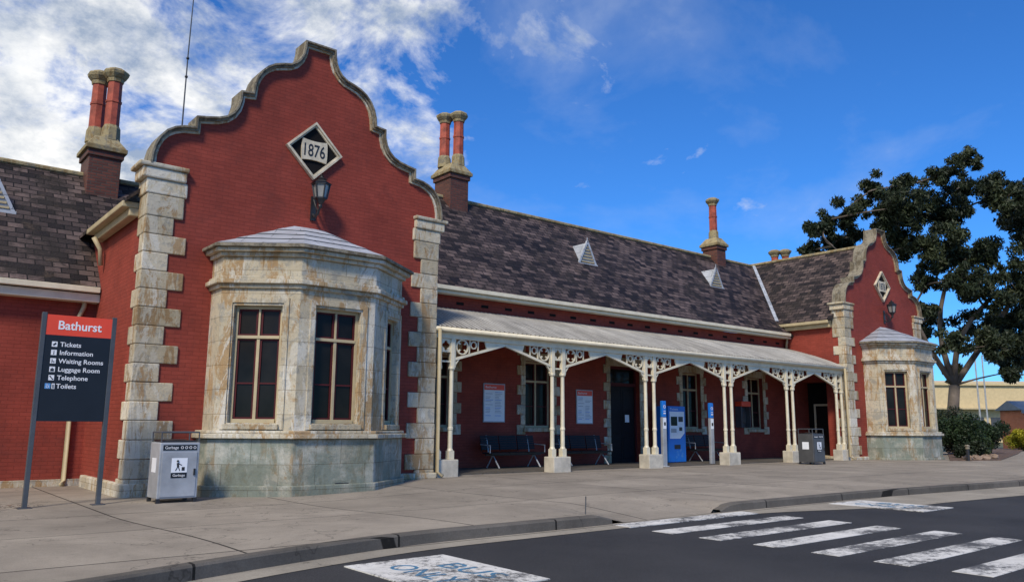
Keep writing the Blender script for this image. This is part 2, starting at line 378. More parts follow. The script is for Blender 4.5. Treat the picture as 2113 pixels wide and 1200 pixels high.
def window(par,fr,s0,s1,za,zb,dep=.2,tr=.25,sub=False,w=.055):
    m=MB(); o0,o1=-dep-.02,-dep+.05
    m.lb(fr,s0,s0+w,o0,o1,za,zb).lb(fr,s1-w,s1,o0,o1,za,zb).lb(fr,s0+w,s1-w,o0,o1,zb-w,zb).lb(fr,s0+w,s1-w,o0,o1+.03,za,za+w*1.2)
    zt=zb-(zb-za)*tr; mid=(s0+s1)/2
    m.lb(fr,s0+w,s1-w,o0,o1+.01,zt-.03,zt+.03)
    m.lb(fr,mid-.03,mid+.03,o0,o1-.006,za+w,zt-.03).lb(fr,mid-.02,mid+.02,o0,o1-.006,zt+.03,zb-w)
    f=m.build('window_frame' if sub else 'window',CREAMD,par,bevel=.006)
    k=MB(); t=.035
    for a,b in ((s0+w,mid-.03),(mid+.03,s1-w)):
        for c,e in ((za+w*1.2,zt-.03),(zt+.03,zb-w)):
            k.lb(fr,a,a+t,o0+.005,o1-.03,c,e).lb(fr,b-t,b,o0+.005,o1-.03,c,e).lb(fr,a+t,b-t,o0+.005,o1-.03,e-t,e).lb(fr,a+t,b-t,o0+.005,o1-.03,c,c+t)
        zm=za+(zt-za)*.45; k.lb(fr,a+t,b-t,o0+.005,o1-.034,zm,zm+.03)
    q=par if sub else f
    k.build('sash',SASH,q)
    MB().lb(fr,s0+.01,s1-.01,o0-.03,o0+.012,za+.01,zb-.01).build('window_pane' if sub else 'pane',GLASS,q)
    return f
PR=[(.0,9.62),(.37,9.62),(.38,9.45),(.41,9.3),(.47,9.16),(.56,9.05),(.69,8.97),(.87,8.92),(1.04,8.86),(1.19,8.76),(1.32,8.62),(1.41,8.45),(1.46,8.27),(1.48,8.08),(1.73,8.05),(1.735,7.86),(1.78,7.68),(1.86,7.54),(1.98,7.43),(2.14,7.36),(2.36,7.31),(2.58,7.27),(2.585,7.04),(2.80,7.01),(2.97,6.95),(3.12,6.85),(3.24,6.70),(3.32,6.52),(3.36,6.33),(3.37,6.13)]
def offs(pl,d):
    out=[]
    for i in range(len(pl)):
        a=Vector(pl[max(i-1,0)]); p=Vector(pl[i]); b=Vector(pl[min(i+1,len(pl)-1)])
        d1=(p-a) if i>0 else (b-p); d2=(b-p) if i<len(pl)-1 else (p-a)
        n1=Vector((d1.y,-d1.x)).normalized(); n2=Vector((d2.y,-d2.x)).normalized()
        mm=(n1+n2).normalized(); k=d/max(.5,mm.dot(n1)); out.append((p.x+mm.x*k,p.y+mm.y*k))
    return out
def half_to_full(cx): return [(cx-x,z) for x,z in reversed(PR)]+[(cx+x,z) for x,z in PR[1:]]
def band(mb,pl,d0,d1,y0,y1):
    a=offs(pl,d0); b=offs(pl,d1)
    for i in range(len(pl)-1):
        P=[(a[i][0],y0,a[i][1]),(b[i][0],y0,b[i][1]),(b[i+1][0],y0,b[i+1][1]),(a[i+1][0],y0,a[i+1][1])]
        Q=[(x,y1,z) for x,_,z in P]
        mb.add(P+Q,[(0,1,2,3),(7,6,5,4),(0,3,7,4),(1,5,6,2)]+([(0,4,5,1)] if i==0 else [])+([(3,2,6,7)] if i==len(pl)-2 else []))
WY=15.8; HW=3.32
def chimney(cx,cy,zb,zt,shafts,w=.38,l=.48,lab=None):
    c=MB().box(cx-w,cx+w,cy-l,cy+l,zb,zt).box(cx-w-.05,cx+w+.05,cy-l-.05,cy+l+.05,zt-.16,zt-.0).build('chimney',DBRICK,ST,lab,bevel=.015)
    r=lambda a,b:[(cx-a,cy-b),(cx+a,cy-b),(cx+a,cy+b),(cx-a,cy+b)]
    MB().prism(r(w+.11,l+.11),zt+.002,zt+.12).prism(r(w+.09,l+.09),zt+.122,zt+.42,r(w-.12,l-.1)).build('chimney_skirt',COPEY,c,bevel=.015)
    for sx,s in shafts:
        y=cy+s; x=cx+sx
        MB().lathe(x,y,[(zt+.38,.24),(zt+.72,.225),(zt+.80,.19)]).build('shaft_base',COPEY,c)
        MB().lathe(x,y,[(zt+.79,.185),(zt+1.42,.182),(zt+1.43,.2),(zt+1.49,.2),(zt+1.5,.18),(zt+2.02,.175)]).build('shaft',REDC,c)
        MB().lathe(x,y,[(zt+2.0,.20),(zt+2.1,.22),(zt+2.11,.24),(zt+2.2,.31),(zt+2.27,.33),(zt+2.31,.30),(zt+2.33,.24),(zt+2.37,.2)]).build('shaft_cap',COPEY,c)
def lfr(a,b):
    a=Vector(a); b=Vector(b); d=(b-a); Ln=d.length; d/=Ln
    return ((a.x,a.y),(d.x,d.y),(d.y,-d.x)),Ln
def bay(cx,who):
    P=[(cx-2,WY),(cx-2,15.2),(cx-.8,14.3),(cx+.84,14.3),(cx+2,15.2),(cx+2,WY)]
    def off(d):
        o=[]
        for i in range(len(P)):
            p=Vector(P[i])
            if i==0: o.append((p.x-d,WY+.02)); continue
            if i==5: o.append((p.x+d,WY+.02)); continue
            a=(p-Vector(P[i-1])).normalized(); b=(Vector(P[i+1])-p).normalized()
            n1=Vector((a.y,-a.x)); n2=Vector((b.y,-b.x)); mm=(n1+n2).normalized(); k=d/mm.dot(n1)
            o.append((p.x+mm.x*k,p.y+mm.y*k))
        return o
    w=MB(); hws={1:(.46,-.04),2:(.49,.02),3:(.33,.26)}
    for i in range(5):
        fr,Ln=lfr(P[i],P[i+1]); ops=[]
        if i in (1,2,3):
            hw,sh=hws[i]; ops=[(Ln/2-hw+sh,Ln/2+hw+sh,1.22,3.45)]
        openwall(w,fr,Ln,1.08,3.86,ops,.22)
        if ops:
            a,b=ops[0][:2]
            w.lb(fr,a-.13,a-.03,0,.03,1.1,3.6).lb(fr,b+.03,b+.13,0,.03,1.1,3.6).lb(fr,a-.029,b+.029,.0,.03,3.5,3.6)
    b=w.build('bay_window',STONEJ,ST,'stone bay window on the '+who+' gable')
    for i in (1,2,3):
        fr,Ln=lfr(P[i],P[i+1]); hw,sh=hws[i]
        window(b,fr,Ln/2-hw+sh,Ln/2+hw+sh,1.22,3.45,.17,.27,True,.06)
        MB().lb(fr,Ln/2-hw-.05+sh,Ln/2+hw+.05+sh,-.2,.09,1.1,1.2).build('window_sill',STONE,b,bevel=.01)
    MB().prism(off(.10),-.5,.93).prism(off(.16),-.5,.08).build('bay_plinth',STONEG,b,bevel=.02)
    MB().prism(off(.19),.931,1.02).prism(off(.13),1.021,1.08).build('sill_course',STONEJ,b,bevel=.015)
    MB().prism(off(.06),3.78,3.86).prism(off(.13),3.861,3.95).prism(off(.07),3.951,4.02).prism(off(.01),4.021,4.4).prism(off(.08),4.401,4.48).prism(off(.17),4.481,4.56).build('bay_cornice',STONEJ,b,bevel=.015)
    MB().prism(off(.24),4.561,4.62).prism(off(.2),4.621,4.64).build('bay_gutter',COPE,b,bevel=.01)
    top=[(cx-.35,WY+.02),(cx-.35,WY),(cx-.12,WY-.03),(cx+.12,WY-.03),(cx+.35,WY),(cx+.35,WY+.02)]
    o=off(.2); m=MB()
    lerp=lambda t:[(o[i][0]+(top[i][0]-o[i][0])*t,o[i][1]+(top[i][1]-o[i][1])*t) for i in range(6)]
    for k in range(4):
        t0,t1=k/4,(k+1)/4; m.prism(lerp(t0),4.642+.70*t0+.018*k,4.642+.70*t1+.018*k,lerp(t1))
    m.build('bay_roof',LEAD,b)
    MB().box(cx+.05,cx+.33,14.19-.01,14.19+.05,-.02,.1).build('bay_vent',IRON,b)
def wing(cx,who):
    full=half_to_full(cx)
    inner=offs(full,.07)
    body=[(cx-HW,-.5),(cx+HW,-.5),(cx+HW,5.9)]+[(min(max(x,cx-HW),cx+HW),z) for x,z in reversed(inner)]+[(cx-HW,5.9)]
    MB().xprism(body,WY,WY+.35).build('gable_wall',RED,ST,'red brick gable wall of the '+who+' wing')
    c=MB(); band(c,full,.0,.035,WY-.15,WY+.42); band(c,full,.036,.075,WY-.09,WY+.38); c.build('gable_coping',COPE,ST)
    c=MB(); band(c,full,.076,.12,WY-.04,WY+.37); c.build('coping_moulding',STONEJ,ST)
    for s in (-1,1):
        X=lambda a:cx+s*a
        def bx(mb,a,b,y0,y1,z0,z1): x0,x1=sorted((X(a),X(b))); mb.box(x0,x1,y0,y1,z0,z1)
        k=MB(); bx(k,2.66,HW+.04,WY-.05,WY+.5,5.12,5.55); bx(k,2.62,HW+.07,WY-.06,WY+.5,5.553,5.85); bx(k,2.66,HW+.16,WY-.10,WY+.5,5.853,6.06); bx(k,2.63,HW+.24,WY-.14,WY+.55,6.063,6.15)
        k.build('kneeler',STONE,ST,bevel=.025)
        qn=MB(); zz=[5.118]
        while zz[-1]>-.3: zz.append(zz[-1]-.352)
        for i in range(len(zz)-1):
            w=(.74,.47)[(i+1)%2] + random.uniform(-.035,.035); dd=(.28,.5)[(i+1)%2]
            bx(qn,HW-w,HW+.03+random.uniform(0,.012),WY-.03-random.uniform(0,.014),WY+dd,zz[i+1]+.007,zz[i])
        qn.build('quoin',STONE,ST,bevel=.018)
        pl=MB(); bx(pl,2.0+.15,HW+.09,WY-.09,WY+3.2,-.5,.12); pl.build('plinth',STONEJ,ST,bevel=.03)
    if who=='near': MB().box(cx-HW,cx-HW+.3,WY+.35,22,-.5,5.35).build('side_wall',RED,ST)
    MB().box(cx+HW-.3,cx+HW,WY+.35,22,-.5,5.35).build('side_wall',RED,ST)
    rf=MB(); th=.08
    for s in (-1,1):
        e=cx+s*3.62
        p=[(cx,WY+.36,9.0),(e,WY+.36,5.5),(e,22.3,5.5),(cx,22.3,9.0)]
        q=[(x,y,z-th) for x,y,z in p]
        rf.add(p+q,[(0,1,2,3) if s<0 else (3,2,1,0),(4,7,6,5),(0,4,5,1),(1,5,6,2),(2,6,7,3)])
    r=rf.build('wing_roof',SLATE,ST)
    MB().tube([(cx,WY+.36,9.02),(cx,22.3,9.02)],.08,8).build('ridge_cap',COPEY,r)
    for s in (-1,1):
        X=lambda a:cx+s*a
        x0,x1=sorted((X(HW+.02),X(HW+.2))); g_=MB().box(x0,x1,WY+.5,19.3 if s<0 and who=='near' else 18.4,5.18,5.34)
        x0,x1=sorted((X(HW+.02),X(HW+.34))); g_.box(x0,x1,WY+.5,19.4 if s<0 and who=='near' else 18.5,5.341,5.46)
        g_.build('gutter',CREAMD,ST,bevel=.02)
    bay(cx,who)
    zc=7.15; h=.66; y=WY
    def dia(a): return [(cx,zc-a),(cx+a,zc),(cx,zc+a),(cx-a,zc)]
    m=MB()
    for a,b,o in ((h,h-.06,.09),(h-.06,h-.11,.05)):
        A=dia(a);B=dia(b)
        for i in range(4):
            j=(i+1)%4
            P=[(A[i][0],y-o,A[i][1]),(A[j][0],y-o,A[j][1]),(B[j][0],y-o,B[j][1]),(B[i][0],y-o,B[i][1])]
            m.add(P+[(x,y+.01,z) for x,_,z in P],[(0,1,2,3),(0,4,5,1),(2,6,7,3)])
    pq=m.build('date_plaque',STONEP,ST)
    MB().xprism(dia(h-.10),y-.012,y+.01).build('plaque_recess',DARKR,pq)
    sh=[]
    cor=[(.29,.245),(-.29,.245),(-.29,-.245),(.29,-.245)]
    for i in range(4):
        A=Vector(cor[i]); B=Vector(cor[(i+1)%4]); M_=(A+B)/2; C=M_*(.75 if i%2==0 else 1.1)
        for t in (0,.2,.4,.6,.8):
            v=A*(1-t)**2+C*2*t*(1-t)+B*t*t; sh.append((cx+v.x,zc+v.y))
    MB().xprism(sh,y-.055,y-.012).build('plaque_block',STONEP,pq)
    textmesh('1876',.40,(cx-.245,y-.057,zc-.14),(1,0,0),(0,0,1),.002,.49,bold=.004).build('plaque_numerals',IRON,pq,uv=False)
wing(7.2,'near'); wing(33.2,'far')
# centre block
MY=18.45
cfr,CL=lfr((10.5,MY),(29.92,MY))
wins=[(11.75,12.9),(15.6,16.7),(23.05,24.1),(27.05,28.1)]
ops=[(a-10.5,b-10.5,1.15,3.15) for a,b in wins]+[(19.3-10.5,20.75-10.5,-.1,3.2)]
w=MB(); openwall(w,cfr,CL,-.3,4.86,ops,.28); w.build('front_wall',RED,ST)
for a,b in wins:
    window(ST,cfr,a-10.5,b-10.5,1.15,3.15,.2,.3)
    s=MB(); a-=10.5; b-=10.5; z=.95; i=0
    while z<3.4:
        ww=(.32,.17)[i%2]; s.lb(cfr,a-ww,a-.001,-.02,.03,z,z+.285); s.lb(cfr,b+.001,b+ww,-.02,.03,z,z+.285); z+=.295; i+=1
    s.lb(cfr,a-.2,b+.2,-.02,.035,3.152,3.42).lb(cfr,a-.1,b+.1,-.15,.09,1.03,1.148)
    s.build('window_surround',STONE,ST,bevel=.01)
s=MB(); a,b=8.8,10.25; z=0;i=0
while z<3.3:
    ww=(.32,.17)[i%2]; s.lb(cfr,a-ww,a-.001,-.02,.03,z,z+.285); s.lb(cfr,b+.001,b+ww,-.02,.03,z,z+.285); z+=.295;i+=1
s.lb(cfr,a-.2,b+.2,-.02,.035,3.202,3.5).build('door_surround',STONE,ST,bevel=.01)
d=MB().lb(cfr,a+.06,(a+b)/2-.005,-.25,-.2,0,2.55).lb(cfr,(a+b)/2+.005,b-.06,-.25,-.2,0,2.55)
for c0 in (a+.06,(a+b)/2+.005):
    for z0,z1 in ((.15,.85),(1.0,2.4)):
        d.lb(cfr,c0+.08,c0+.58,-.2,-.185,z0,z1)
dd=d.build('door',DOORM,ST,bevel=.008)
MB().lb(cfr,a,a+.06,-.27,-.16,0,3.2).lb(cfr,b-.06,b,-.27,-.16,0,3.2).lb(cfr,a+.06,b-.06,-.27,-.16,3.12,3.2).lb(cfr,a+.06,b-.06,-.27,-.15,2.55,2.66).build('door_frame',SASH,dd)
MB().lb(cfr,a+.05,b-.05,-.26,-.23,2.66,3.12).build('transom_pane',GLASS,dd)
MB().lb(cfr,a,b,-.5,-.27,0,2.6).build('door_backing',DARKR,dd)
MB().lb(cfr,a+.9,a+1.1,-.185,-.18,1.35,1.6).build('door_notice',PAPER,dd)
sfr,SL=lfr((29.88,MY),(29.88,WY+.35))
w=MB(); openwall(w,sfr,SL,-.3,5.35,[(.4,1.75,-.1,3.05)],.9); w.build('side_wall',RED,ST)
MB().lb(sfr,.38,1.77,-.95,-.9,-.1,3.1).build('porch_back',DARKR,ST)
dr=MB().lb(sfr,.75,1.5,-.9,-.86,0,2.1).build('door',DOORM,ST,'dark side door inside the porch opening')
MB().lb(sfr,.68,.75,-.9,-.83,0,2.18).lb(sfr,1.5,1.57,-.9,-.83,0,2.18).lb(sfr,.75,1.5,-.9,-.83,2.1,2.18).build('door_frame',CREAM,dr)
for k in range(21):
    x=11.2+k*.9; MB().box(x,x+.26,MY-.006,MY+.05,4.62,4.70).build('wall_vent',DARKR,ST)
def slope_roof(x0,x1,ye,ze,yr,zr,name='main_roof',th=.08):
    m=MB(); yb=2*yr-ye
    for a,b in ((ye,yr),(yb,yr)):
        p=[(x0,a,ze),(x1,a,ze),(x1,b,zr),(x0,b,zr)]
        if a>b: p=[p[1],p[0],p[3],p[2]]
        q=[(x,y,z-th) for x,y,z in p]; m.add(p+q,[(0,1,2,3),(7,6,5,4),(0,4,5,1),(1,5,6,2),(3,7,4,0)])
    r=m.build(name,SLATE,ST)
    MB().tube([(x0,yr,zr+.03),(x1,yr,zr+.03)],.075,8).build('ridge_cap',COPEY,r)
slope_roof(7.2,33.2,18.02,5.0,22,8.93)
MB().box(10.55,29.55,17.93,18.05,4.93,5.04).box(10.55,29.7,18.05,18.12,4.84,4.99).box(10.55,29.88,18.12,MY-.003,4.86,4.9).build('gutter',CREAM,ST,bevel=.01)
MB().box(10.5,29.9,MY+.3,25.6,-.3,4.8).build('rear_walls',RED,ST)
MB().bar((29.62,18.6,5.62),(33.2,22.0,9.04),.14,.05,(-.5,-.5,.7)).build('valley_flashing',LEAD,ST)
for x0,x1,nm in ((-9,3.9,'near'),(36.4,42,'far')):
    MB().box(x0,x1,19.4,25,-.5,3.95).build('low_block_wall',RED,ST)
    slope_roof(x0-.2 if nm=='near' else x0-2,x1+(1.4 if nm=='near' else .2),19.06,4.1,22.4,7.5,'low_block_roof')
    MB().box(x0-.2,x1-.05 if nm=='near' else x1+.2,18.97,19.1,4.0,4.12).box(x0,x1-.02 if nm=='near' else x1,19.1,19.398,3.80,3.98).build('gutter',CREAM,ST,bevel=.01)
    MB().box(x0,x1-.02,19.32,19.398,-.5,.02).build('plinth',STONEJ,ST)
def roofvent(cx,yb,zb,pitch=1.,hw=.40,hh=.78,lab=None):
    back=hh/pitch
    m=MB(); A=(cx-hw,yb,zb);B=(cx+hw,yb,zb);C=(cx,yb,zb+hh);D=(cx,yb+back,zb+hh)
    m.add([A,B,C,D],[(0,1,2),(0,2,3),(1,3,2)])
    o=m.build('roof_vent',LEAD,ST,lab)
    f=MB()
    f.bar((cx-hw-.03,yb-.03,zb-.02),(cx,yb-.03,zb+hh+.05),.07,.07,(0,1,0)).bar((cx+hw+.03,yb-.03,zb-.02),(cx,yb-.03,zb+hh+.05),.07,.07,(0,1,0)).box(cx-hw-.08,cx+hw+.08,yb-.09,yb+.02,zb-.07,zb)
    f.frus(cx,yb-.03,zb+hh,zb+hh+.2,.03,.01,6)
    f.build('vent_frame',LEAD,o)
    l=MB()
    for k in range(6):
        z=zb+.05+k*.11; h=hw*(1-(z-zb)/hh)-.04
        if h>.03: l.box(cx-h,cx+h,yb-.035,yb-.005,z,z+.05)
    l.build('vent_louvre',CREAMD,o)
roofvent(19.9,20.1,7.0); roofvent(27.6,20.15,7.05); roofvent(1.75,20.9,5.95,1.02,.5,.95)
two=((.12,-.2),(-.16,.24))
chimney(4.25,22.3,6.2,8.1,two); chimney(15.2,22,8.0,9.72,two); chimney(30.1,22,8.3,9.45,((0,0),),.33,.4); chimney(36.3,22.4,6.5,7.95,two)
a=empty('antenna_mast',(5.55,20,7.3),'thin tall radio mast rising behind the near gable','antenna')
MB().tube([(5.55,20,7.2),(5.56,20,10.4),(5.62,20,14.5)],[.022,.017,.009],6).build('pole',STEELD,a)
for z in (9.9,10.4): MB().sphere((5.56,20,z),.04,6).build('clamp',IRON,a)
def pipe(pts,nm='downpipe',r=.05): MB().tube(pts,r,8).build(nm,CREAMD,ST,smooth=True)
pipe([(3.62,19.25,4.0),(3.62,19.3,3.7),(3.55,19.32,3.5),(3.55,19.32,.0),(3.5,19.2,-.08)])
pipe([(3.6,18.9,5.2),(3.75,18.9,4.95),(3.8,18.95,4.6)])
pipe([(10.62,15.72,3.5),(10.62,15.72,.14),(10.7,15.6,.04)],r=.045)
pipe([(29.55,15.7,3.5),(29.55,15.72,.14),(29.65,15.55,.04)],r=.045)
pipe([(29.7,18.2,4.95),(29.8,18.3,4.7),(29.82,18.36,4.4)])
# ---------------------------------------------------------------- verandah
VY=16.0
vr=MB(); nW=int(19.3/.15); xs_=[10.55+19.3*i/(nW*6) for i in range(nW*6+1)]
prof=[(15.84,3.56),(16.4,3.80),(17.0,4.03),(17.7,4.26),(18.44,4.47)]
for x in xs_:
    dz=.028*math.sin((x-10.55)/.15*2*math.pi)
    for y,z in prof: vr.v.append((x,y,z+dz))
K=len(prof)
for i in range(len(xs_)-1):
    for j in range(K-1): q=i*K+j; vr.f.append((q,q+K,q+K+1,q+1))
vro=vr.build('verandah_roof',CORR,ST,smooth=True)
MB().box(10.55,29.85,VY-.06,VY+.06,3.30,3.44).box(10.55,29.85,VY-.1,VY-.065,3.42,3.50).build('verandah_beam',CREAM,ST,bevel=.008)
MB().tube([(10.5,15.82,3.50),(29.86,15.82,3.50)],.06,8).build('verandah_gutter',CREAM,ST,smooth=True)
for k in range(16):
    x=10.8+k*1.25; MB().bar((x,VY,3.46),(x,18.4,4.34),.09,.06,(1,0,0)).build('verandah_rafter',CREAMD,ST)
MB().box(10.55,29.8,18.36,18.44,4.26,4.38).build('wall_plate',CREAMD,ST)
pairs=[10.98,14.68,18.45,22.35,26.05,29.5]
def ring(mb,cx,cz,r,w=.035,t=.05,n=20,y=VY):
    for i in range(n):
        a=2*math.pi*i/n; a2=2*math.pi*(i+1)/n
        P=[(cx+(r+s*w/2)*math.cos(aa),y+e,cz+(r+s*w/2)*math.sin(aa)) for e in (-t/2,t/2) for aa in (a,a2) for s in (-1,1)]
        mb.add([P[0],P[1],P[3],P[2],P[4],P[5],P[7],P[6]],[(0,1,2,3),(7,6,5,4),(1,5,6,2),(3,7,4,0)])
def plate(mb,cx,cz,hole,outer,y=VY,t=.045,n=28):
    for i in range(n):
        P=[]
        for e in (-t/2,t/2):
            for k in (i,i+1):
                a=2*math.pi*k/n
                for r in (hole(a),outer(a)): P.append((cx+r*math.cos(a),y+e,cz+r*math.sin(a)))
        mb.add([P[0],P[1],P[3],P[2],P[4],P[5],P[7],P[6]],[(0,1,2,3),(7,6,5,4),(1,5,6,2),(3,7,4,0)])
def quat(r): return lambda a: r*(.62+.38*abs(math.cos(2*a)))
for idx,px in enumerate(pairs):
    MB().box(px-.31,px+.31,VY-.2,VY+.2,-.1,.40).build('post_base',POSTST,ST,bevel=.02)
    for s in (-1,1):
        x=px+s*.19; m=MB()
        m.box(x-.075,x+.075,VY-.075,VY+.075,.40,.60)
        m.lathe(x,VY,[(.60,.085),(.66,.06),(1.08,.058),(1.1,.07),(1.15,.07),(1.17,.058),(2.5,.052),(2.53,.06),(2.56,.088),(2.62,.088)])
        m.box(x-.055,x+.055,VY-.055,VY+.055,2.621,3.30)
        m.build('verandah_post',CREAM,ST,bevel=.005)
    f=MB()
    plate(f,px,3.13,quat(.122),lambda a:min(.134/max(1e-6,abs(math.cos(a))),.165/max(1e-6,abs(math.sin(a)))))
    f.box(px-.134,px+.134,VY-.02,VY+.02,2.72,2.76)
    f.build('post_fretwork',CREAM,ST)
def spandrel(x0,xm):
    s=1 if xm>x0 else -1; f=MB()
    z0=2.80; zA=3.255; W=abs(xm-x0)
    f.bar((x0,VY,z0),(xm,VY,zA),.062,.075,(0,1,0))
    f.bar((x0+s*.02,VY,z0-.15),(x0+s*.16,VY,z0+.03),.035,.05,(0,1,0))
    f.box(*sorted((x0+s*.001,x0+s*.045)),VY-.03,VY+.03,2.60,3.3)
    cx=x0+s*.25; cz=3.115; r=.175
    ring(f,cx,cz,r,.03,.05,24)
    for k in range(4):
        a=k*math.pi/2
        f.bar((cx+r*math.cos(a+math.pi/4),VY,cz+r*math.sin(a+math.pi/4)),(cx+r*.52*math.cos(a+math.pi/4),VY,cz+r*.52*math.sin(a+math.pi/4)),.034,.04,(0,1,0))
    ring(f,x0+s*.60,3.185,.085,.026,.045,18)
    f.bar((x0+s*.465,VY,2.97),(x0+s*.485,VY,3.3),.026,.04,(0,1,0))
    f.bar((x0+s*.74,VY,3.05),(x0+s*.745,VY,3.3),.024,.04,(0,1,0))
    f.xprism([(x0+s*1.02,3.09),(xm,3.25),(xm,3.3),(x0+s*.95,3.3)] if s>0 else [(x0+s*.95,3.3),(xm,3.3),(xm,3.25),(x0+s*1.02,3.09)],VY-.018,VY+.018)
    f.build('spandrel_bracket',CREAM,ST)
for i in range(5):
    a=pairs[i]+.245; b=pairs[i+1]-.245; mid=(a+b)/2
    spandrel(a,mid); spandrel(b,mid)
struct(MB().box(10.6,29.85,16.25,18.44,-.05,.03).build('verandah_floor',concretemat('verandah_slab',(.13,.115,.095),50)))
# ---------------------------------------------------------------- wall lanterns
def lantern(cx,label):
    e=empty('wall_lantern',(cx+.02,WY,5.9),label,'lantern','black wall lanterns under the date plaques')
    x=cx+.05; y=WY-.36; z=6.0
    MB().tube([(x,WY-.02,z-.28),(x,WY-.12,z-.36),(x,WY-.26,z-.30),(x,y,z-.16),(x,y,z-.03)],.03,8).tube([(x,WY-.02,z+.05),(x,WY-.13,z-.12),(x,WY-.26,z-.25)],.02,6).lathe(x,y,[(z-.14,.03),(z,.12)],6).sphere((x,y,z-.17),.05,6).box(x-.06,x+.06,WY-.035,WY,z-.42,z+.12).build('bracket',IRON,e)
    c=MB(); h=.30
    for k in range(6):
        a=math.pi/6+k*math.pi/3; c.tube([(x+.13*math.cos(a),y+.13*math.sin(a),z),(x+.185*math.cos(a),y+.185*math.sin(a),z+h)],.018,5)
    c.lathe(x,y,[(z-.01,.14),(z+.02,.14)],6).lathe(x,y,[(z+h,.21),(z+h+.03,.21)],6).build('cage',IRON,e)
    MB().lathe(x,y,[(z+.02,.115),(z+h,.17)],6).build('glass',LGLASS,e)
    MB().lathe(x,y,[(z+h+.031,.23),(z+h+.10,.11),(z+h+.11,.10),(z+h+.14,.12),(z+h+.18,.04),(z+h+.20,.03),(z+h+.22,.045),(z+h+.24,.01)],6).build('lamp_cap',IRON,e)
lantern(7.2,'black iron wall lantern on the near gable above the bay window'); lantern(33.2,'black iron wall lantern on the far gable at the right end')
# ---------------------------------------------------------------- station sign
sg=empty('station_sign',(2.7,14.65,G(2.7,14.65)),'tall charcoal station sign with orange red Bathurst header on two steel posts','sign')
gz=G(2.7,14.65); SY=14.65
for x in (2.19,3.23):
    MB().box(x-.035,x+.035,SY-.04,SY+.04,gz,2.96).box(x-.1,x+.1,SY-.09,SY+.09,gz,gz+.015).build('sign_post',STEELD,sg,bevel=.006)
MB().box(2.226,3.194,SY-.03,SY+.03,1.22,2.60).build('sign_panel',SIGNBLK,sg)
MB().box(2.226,3.194,SY-.032,SY+.032,2.601,2.93).build('sign_header',SIGNRED,sg)
fy=SY-.034
textmesh('Bathurst',.2,(2.40,fy,2.70),(1,0,0),(0,0,1),.002,.64,bold=.003).build('header_lettering',WHITE,sg,uv=False)
for i,wd in enumerate(['Tickets','Information','Waiting Rooms','Luggage Room','Telephone','Toilets']):
    z=2.42-i*.135; y=SY-.032
    textmesh(wd,.105,(2.45,y,z),(1,0,0),(0,0,1),.002,bold=.0012).build('sign_lettering',WHITE,sg,uv=False)
    ic=MB(); ig=MB()
    if i<5: ic.box(2.33,2.41,y-.002,y+.001,z-.01,z+.075)
    else:
        ic.box(2.385,2.43,y-.002,y+.001,z-.01,z+.075)
        MB().box(2.29,2.37,y-.002,y+.001,z-.01,z+.075).build('wheelchair_symbol_tile',BLUEP,sg)
    yi=y-.004
    if i==0: ig.bar((2.35,yi,z+.015),(2.39,yi,z+.05),.025,.002,(0,1,0))
    if i==1: ig.box(2.364,2.376,yi,yi+.002,z,z+.042).box(2.364,2.376,yi,yi+.002,z+.05,z+.064)
    if i==2: ig.box(2.35,2.36,yi,yi+.002,z,z+.06).box(2.36,2.39,yi,yi+.002,z+.018,z+.028).box(2.38,2.39,yi,yi+.002,z,z+.018)
    if i==3: ig.box(2.345,2.395,yi,yi+.002,z+.0,z+.04).box(2.36,2.38,yi,yi+.002,z+.045,z+.055)
    if i==4: ig.bar((2.35,yi,z+.055),(2.39,yi,z+.005),.014,.002,(0,1,0)).box(2.342,2.36,yi,yi+.002,z+.045,z+.062).box(2.38,2.4,yi,yi+.002,z,z+.015)
    if i==5: ig.box(2.395,2.404,yi,yi+.002,z,z+.06).box(2.412,2.42,yi,yi+.002,z,z+.06)
    ic.build('symbol_tile',WHITE,sg); ig.build('symbol',SIGNBLK,sg)
wm=MB(); ring(wm,2.33,2.42-.675+.022,.018,.006,.002,14,y=SY-.036); wm.box(2.318,2.324,SY-.037,SY-.035,2.42-.675+.03,2.42-.675+.07); wm.build('wheelchair_symbol',WHITE,sg)
